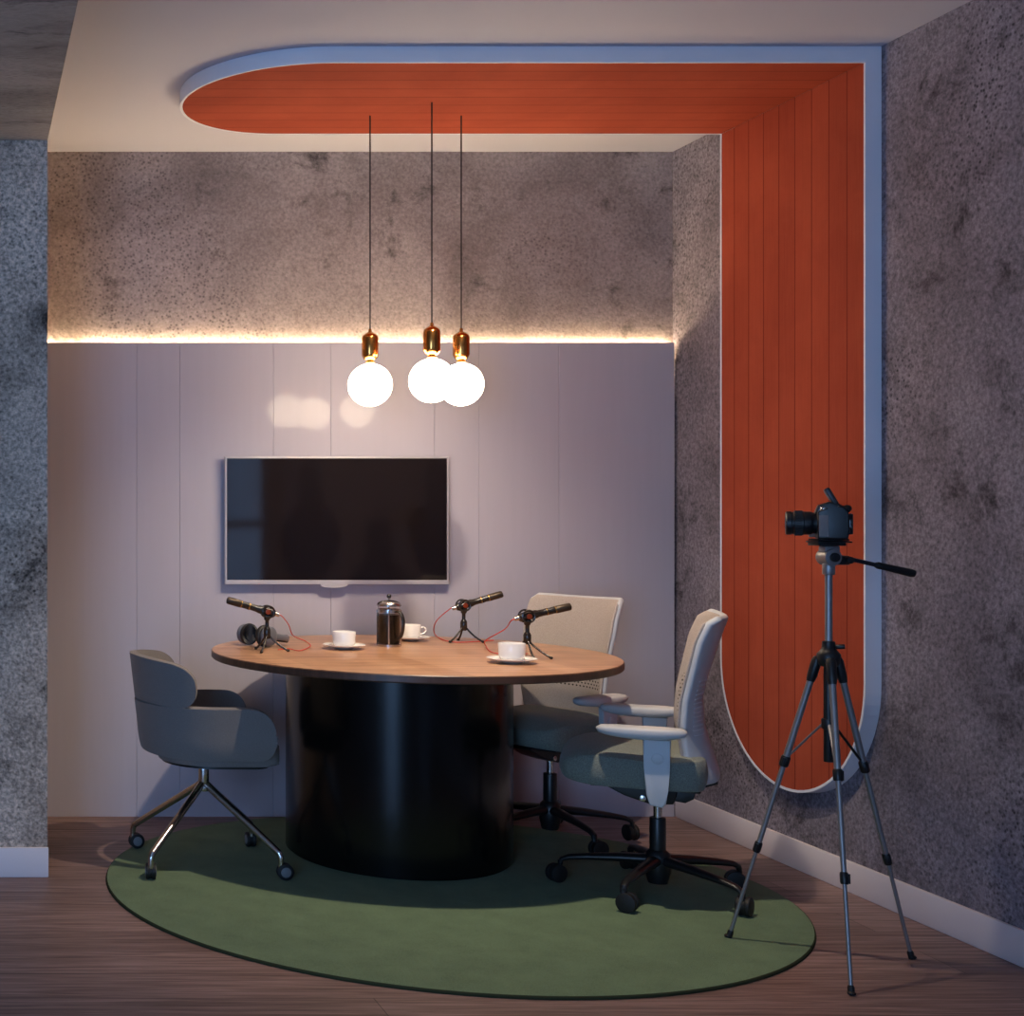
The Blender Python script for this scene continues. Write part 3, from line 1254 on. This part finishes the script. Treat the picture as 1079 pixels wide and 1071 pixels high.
# local +x = towards the lens front (world -x)
bm = bm_new()
prism(bm, [(.030, 0), (.030, .074), (.020, .083), (-.014, .086), (-.022, .092), (-.036, .088), (-.044, .070), (-.046, .02), (-.042, 0)], 1, -.064, .058, bevel=.004)
body = link('camera_body', bm, 'camera_black', pc)
bm = bm_new()
prism(bm, [(.044, .002), (.046, .060), (.036, .068), (.004, .070), (.004, .002)], 1, -.078, -.062, bevel=.004)
link('hand_grip', bm, 'camera_grip', body)
bm = bm_new()
prism(bm, [(.027, .006), (.027, .066), (.004, .066), (.004, .006)], 1, .056, .0605, bevel=.0015)
link('port_cover', bm, 'camera_grip', body)
bm = bm_new()
cyl(bm, (.016, .045, .076), (.014, .046, .088), .0085, 18, bev=.0015)
link('shutter_dial', bm, 'bright_metal', body)
bm = bm_new()
prism(bm, [(.036, .070), (.026, .094), (.0, .104), (-.020, .100), (-.036, .090), (-.036, .070)], 1, -.026, .026, bevel=.005)
link('viewfinder_hump', bm, 'camera_black', body)
bm = bm_new()
fa = Vector((.52, 0, 1)).normalized()
b0 = Vector((-.018, 0, .095))
for i, (t0_, t1_, th, wd) in enumerate(((0, .052, .0065, .027),)):
    A = b0
    B = b0 + fa * t1_
    nrm = Vector((fa.z, 0, -fa.x))
    c = []
    for yy in (-wd, wd):
        c.append([bm.verts.new(q) for q in (A + nrm * th + Vector((0, yy, 0)), B + nrm * th * 1.1 + Vector((0, yy, 0)), B - nrm * th * 1.0 + Vector((0, yy, 0)), A - nrm * th + Vector((0, yy, 0)))])
    for k in range(4):
        bm.faces.new((c[0][k], c[0][(k + 1) % 4], c[1][(k + 1) % 4], c[1][k]))
    bm.faces.new(c[0][::-1])
    bm.faces.new(c[1])
    bmesh.ops.bevel(bm, geom=list(bm.edges), offset=.003, segments=2, profile=.5, affect='EDGES')
fl = link('flash', bm, 'camera_black', pc)
bm = bm_new()
q0 = b0 + fa * .018 + nrm * .0078
q1 = b0 + fa * .047 + nrm * .0082
vs = [bm.verts.new(p) for p in (q0 + Vector((0, -.020, 0)), q0 + Vector((0, .020, 0)), q1 + Vector((0, .020, 0)), q1 + Vector((0, -.020, 0)))]
f0 = bm.faces.new(vs)
ex = bmesh.ops.extrude_face_region(bm, geom=[f0])
bmesh.ops.translate(bm, verts=[g for g in ex['geom'] if isinstance(g, bmesh.types.BMVert)], vec=-nrm * .002)
link('flash_window', bm, 'caster_cap', fl, smooth=False)
bm = bm_new()
lz = .043
prof = [(.030, .030), (.038, .030), (.040, .031), (.044, .033), (.060, .033), (.062, .0345), (.084, .0345), (.086, .032), (.090, .032), (.092, .0335), (.103, .0335), (.105, .031), (.105, .028), (.100, .026)]
tube(bm, [(x, 0, lz) for x, r in prof], [r for x, r in prof], 36)
ln = link('lens', bm, 'camera_black', pc, angle=30)
bm = bm_new()
for k in range(44):
    a = 2 * PI * k / 44
    y, z = math.cos(a) * .0348, math.sin(a) * .0348
    tube(bm, [(.064, y, lz + z), (.082, y, lz + z)], .0012, 5)
link('zoom_ring', bm, 'black_rubber', ln)
bm = bm_new()
ellipsoid(bm, (.101, 0, lz), (.006, .0255, .0255), 24, 12)
link('front_glass', bm, 'lens_glass', ln)
bm = bm_new()
box(bm, -.056, -.0440, -.046, .036, .012, .070, .003)
link('rear_screen', bm, 'tv_screen', body)
bm = bm_new()
ellipsoid(bm, (-.044, 0, .084), (.012, .017, .011), 16, 10)
link('eyecup', bm, 'black_rubber', body)

# ------------------------------------------------------------------ things on the table
ZT = TZ + .0006


def foot_point(px, py, off=H - TZ):
    y = off * F / (py - 537.0)
    return ((px + 35.0) * y / F, y)


def mic_stand(x, y, legs, label, glabel):
    s = thing('microphone_stand', label, 'stand', (x, y, ZT), 0, glabel)
    bm = bm_new()
    lathe(bm, [(0, .046), (.009, .046), (.013, .052), (.013, .078), (.010, .086), (.007, .090), (.007, .112), (.011, .116), (.011, .126), (0, .126)], seg=18)
    link('stem', bm, 'mic_black', s, angle=50)
    for a, r in legs:
        a = math.radians(a)
        u = Vector((math.cos(a), math.sin(a), 0))
        bm = bm_new()
        tube(bm, smooth_path([u * .006 + Vector((0, 0, .062)), u * .018 + Vector((0, 0, .046)), u * (r * .62) + Vector((0, 0, .022)), u * r + Vector((0, 0, .0045))], 4), .0036, 10)
        ellipsoid(bm, u * r + Vector((0, 0, .0052)), (.0062, .0062, .0050), 10, 8)
        link('leg', bm, 'mic_black', s)
    return s


def microphone(x, y, dirv, label, copper=True, flip=1):
    """mic with clamp; origin at the top of the stand"""
    m_ = thing('microphone', label, 'microphone', (x, y, ZT + .1265), 0, 'studio microphones on the table')
    d = Vector(dirv).normalized()
    c = Vector((0, 0, .0185))
    a, b = frame_of(d)
    bm = bm_new()
    pts = [(-.030, .012), (-.026, .015), (.0, .0155), (.030, .0150), (.038, .0125), (.062, .0115), (.066, .0125), (.100, .0122)]
    tube(bm, [c + d * p for p, r in pts], [r for p, r in pts], 20)
    body = link('mic_body', bm, 'mic_black', m_, angle=35)
    bm = bm_new()
    pts = [(.1002, .0128), (.102, .0136), (.146, .0136), (.151, .0122), (.153, .008)]
    tube(bm, [c + d * p for p, r in pts], [r for p, r in pts], 20)
    link('mic_grille', bm, 'mic_grille', m_, angle=35)
    bm = bm_new()
    for p in (.066, .096):
        tube(bm, [c + d * p, c + d * (p + .004)], .0136, 20)
    link('gold_band', bm, 'mic_gold', body)
    # shock mount ring around the body and yoke below
    bm = bm_new()
    n = 24
    ring = [c + d * -.002 + (d.cross(Vector((0, 1, 0))).normalized() * math.cos(2 * PI * k / n) + d * math.sin(2 * PI * k / n)) * .021 + Vector((0, -.017, 0)) for k in range(n + 1)]
    tube(bm, ring, .0035, 8, cap=False)
    ring2 = [p + Vector((0, .034, 0)) for p in ring]
    tube(bm, ring2, .0035, 8, cap=False)
    box(bm, -.008, .008, -.019, .019, -.0005, .006, .0015)
    link('shock_mount', bm, 'mic_black', m_)
    bm = bm_new()
    cyl(bm, c + Vector((0, -.0175, 0)), c + Vector((0, -.021, 0)), .0095, 18, bev=.001)
    link('dial', bm, 'mic_copper', m_)
    bm = bm_new()
    tube(bm, [c - d * .029, c - d * .046], [.0085, .0075], 14)
    link('plug', bm, 'bright_metal', m_)
    return m_


G = 'desk stands of the microphones'
mic_stand(1.097, 5.01, ((-116, .082), (-22, .076), (115, .066)), 'small black tripod stand of the left microphone, beside the headphones', G)
mic_stand(1.937, 5.345, ((203, .068), (-24, .070), (90, .06)), 'small black tripod stand of the middle microphone, near the panelled wall', G)
mic_stand(1.962, 4.80, ((-92, .06), (-48, .085), (160, .07)), 'small black tripod stand of the right microphone, behind the front cup', G)
microphone(1.097, 5.01, (-.93, .0, .27), 'black studio microphone at left, pointing left over the headphones')
microphone(1.937, 5.345, (.93, -.1, .29), 'black studio microphone in the middle, pointing right in front of the panelling')
microphone(1.962, 4.80, (.95, -.05, .22), 'black studio microphone at right, pointing right towards the rear office chair')


def cable(pts, label):
    bm = bm_new()
    tube(bm, smooth_path(pts, 10), .0019, 8)
    o = link('microphone_cable', bm, 'cable_red', angle=80)
    return tag(o, label, 'cable', 'red microphone cables')


zt = TZ + .0038


def tp(px, py):
    x, y = foot_point(px, py)
    return (x, y, zt)


cable([(1.141, 5.01, .9015), (1.152, 5.01, .896), (1.192, 5.08, .860), (1.24, 5.21, .808), tp(322, 677), tp(327, 682), tp(316, 687), tp(304, 685), tp(293, 686)], 'red cable looping from the left microphone onto the table')
cable([(1.894, 5.35, .902), (1.885, 5.352, .898), (1.862, 5.42, .853), (1.873, 5.50, .811), tp(459, 670.5), tp(467, 675.5), tp(480, 678), tp(500, 677.5), tp(520, 676)], 'red cable hanging from the middle microphone to the table')
cable([(1.918, 4.803, .902), (1.906, 4.805, .896), (1.930, 4.92, .857), (1.912, 5.05, .805), tp(512, 682), tp(517, 688), tp(530, 691), tp(548, 691.5), tp(556, 690)], 'red cable from the right microphone curling behind the front cup')


def saucer_cup(x, y, lab_s, lab_c, ang, k=1.0):
    bm = bm_new()
    pr = [(0, .0), (.030, .0), (.034, .003), (.060, .009), (.076, .0145), (.0775, .0165), (.075, .0172), (.058, .0125), (.034, .0075), (.028, .0062), (0, .0062)]
    lathe(bm, [(r * k, z) for r, z in pr], seg=40)
    s = link('saucer', bm, 'porcelain', loc=(x, y, ZT), angle=60)
    tag(s, lab_s, 'saucer', 'white saucers on the table')
    t = thing('coffee_cup', lab_c, 'cup', (x, y, ZT + .0070), math.radians(ang), 'white cups on the table')
    bm = bm_new()
    pr = [(0, 0), (.026, 0), (.030, .003), (.038, .010), (.0405, .018), (.0425, .056), (.0415, .0575), (.040, .056), (.0375, .019), (.034, .012), (.024, .006), (0, .0055)]
    lathe(bm, [(r * k, z * k) for r, z in pr], seg=40)
    link('bowl', bm, 'porcelain', t, angle=60)
    bm = bm_new()
    tube(bm, smooth_path([(.0395 * k, 0, .046 * k), (.055 * k, 0, .047 * k), (.063 * k, 0, .036 * k), (.056 * k, 0, .024 * k), (.0385 * k, 0, .019 * k)], 6), .0036, 10, squash=(1.3, .8))
    link('handle', bm, 'porcelain', t)
    bm = bm_new()
    lathe(bm, [(0, .0), (.0375 * k, .0), (.038 * k, .002), (0, .002)], seg=32)
    bmesh.ops.translate(bm, verts=bm.verts, vec=(0, 0, .038))
    link('coffee', bm, 'coffee', t)


saucer_cup(1.403, 5.10, 'white saucer on the left side of the table, beside the headphones', 'white coffee cup on the left saucer, between headphones and french press', 60)
saucer_cup(1.752, 5.42, 'white saucer behind and right of the french press', 'white coffee cup partly hidden behind the french press', -5, .97)
saucer_cup(1.842, 4.635, 'white saucer nearest the front table edge', 'white coffee cup nearest the front edge, in front of the right microphone', 75, 1.04)

# french press
fx, fy = 1.601, 5.20
fpz = thing('french_press', 'glass and chrome french press full of dark coffee in the middle of table', 'french press', (fx, fy, ZT), math.radians(-62))
bm = bm_new()
lathe(bm, [(0, .010), (.037, .010), (.0405, .014), (.0405, .150), (.0415, .152), (.0400, .152), (.0388, .150), (.0388, .015), (.036, .0125), (0, .0125)], seg=40)
link('beaker', bm, 'clear_glass', fpz, angle=50)
bm = bm_new()
lathe(bm, [(0, .0120), (.0362, .0120), (.0393, .016), (.0393, .120), (0, .120)], seg=40)
link('coffee', bm, 'coffee', fpz, angle=50)
bm = bm_new()
lathe(bm, [(.0412, .0), (.0440, .0), (.0440, .008), (.0412, .008)], seg=36, close=True)
lathe(bm, [(.0410, .128), (.0425, .128), (.0425, .140), (.0410, .140)], seg=36, close=True)
for k in range(4):
    a = PI / 4 + k * PI / 2
    c, s = math.cos(a), math.sin(a)
    tube(bm, [(c * .0425, s * .0425, .002), (c * .0425, s * .0425, .138)], .0034, 8, squash=(1.3, .5))
link('metal_frame', bm, 'chrome', fpz, angle=50)
bm = bm_new()
lathe(bm, [(.0380, .1525), (.0450, .1525), (.0455, .157), (.040, .165), (.028, .171), (.012, .174), (.004, .175), (0, .175)], seg=40)
ld = link('lid', bm, 'chrome', fpz, angle=50)
bm = bm_new()
cyl(bm, (0, 0, .118), (0, 0, .182), .0022, 10)
ellipsoid(bm, (0, 0, .189), (.0085, .0085, .009), 16, 12)
link('plunger_knob', bm, 'mic_black', ld)
bm = bm_new()
tube(bm, smooth_path([(.0425, 0, .134), (.060, 0, .128), (.072, 0, .105), (.071, 0, .070), (.060, 0, .040), (.0445, 0, .030)], 6), .0055, 12, squash=(1.4, .8))
link('handle', bm, 'mic_black', fpz)

# headphones
hp = thing('headphones', 'black and grey headphones lying on the left of the table behind a microphone', 'headphones', (1.125, 5.20, ZT))
ax = Vector((.52, -.85, 0)).normalized()
bd = Vector((.90, .20, 0)).normalized()
bd = (bd - ax * bd.dot(ax)).normalized()
cc = .0425
for s in (-1, 1):
    c = ax * s * .052 + Vector((-.025, 0, cc - .0005))
    bm = bm_new()
    prof = [(.000, .030), (.004, .036), (.012, .0385), (.020, .036), (.026, .028), (.028, .014)]
    tube(bm, [c + ax * s * p for p, r in prof], [r for p, r in prof], 28)
    cup = link('ear_cup', bm, 'headphone_grey', hp, angle=40)
    bm = bm_new()
    prof = [(.0005, .034), (-.002, .040), (-.010, .042), (-.018, .040), (-.021, .033), (-.019, .024), (-.012, .022)]
    tube(bm, [c + ax * s * p for p, r in prof], [r for p, r in prof], 28)
    link('ear_pad', bm, 'leatherette', cup, angle=60)
bm = bm_new()
pts = []
for k in range(25):
    a = PI * k / 24
    pts.append(ax * math.cos(a) * .072 + bd * (.015 + .125 * math.sin(a) ** .8) + Vector((-.025, 0, .040 - .018 * math.sin(a))))
tube(bm, pts, .0075, 12, squash=(.55, 1.6))
link('headband', bm, 'headphone_grey', hp)
bm = bm_new()
tube(bm, [p + (p - (Vector((-.025, 0, .03)))).normalized() * -.004 for p in pts[8:17]], .0095, 12, squash=(.6, 1.6))
link('band_padding', bm, 'leatherette', hp)
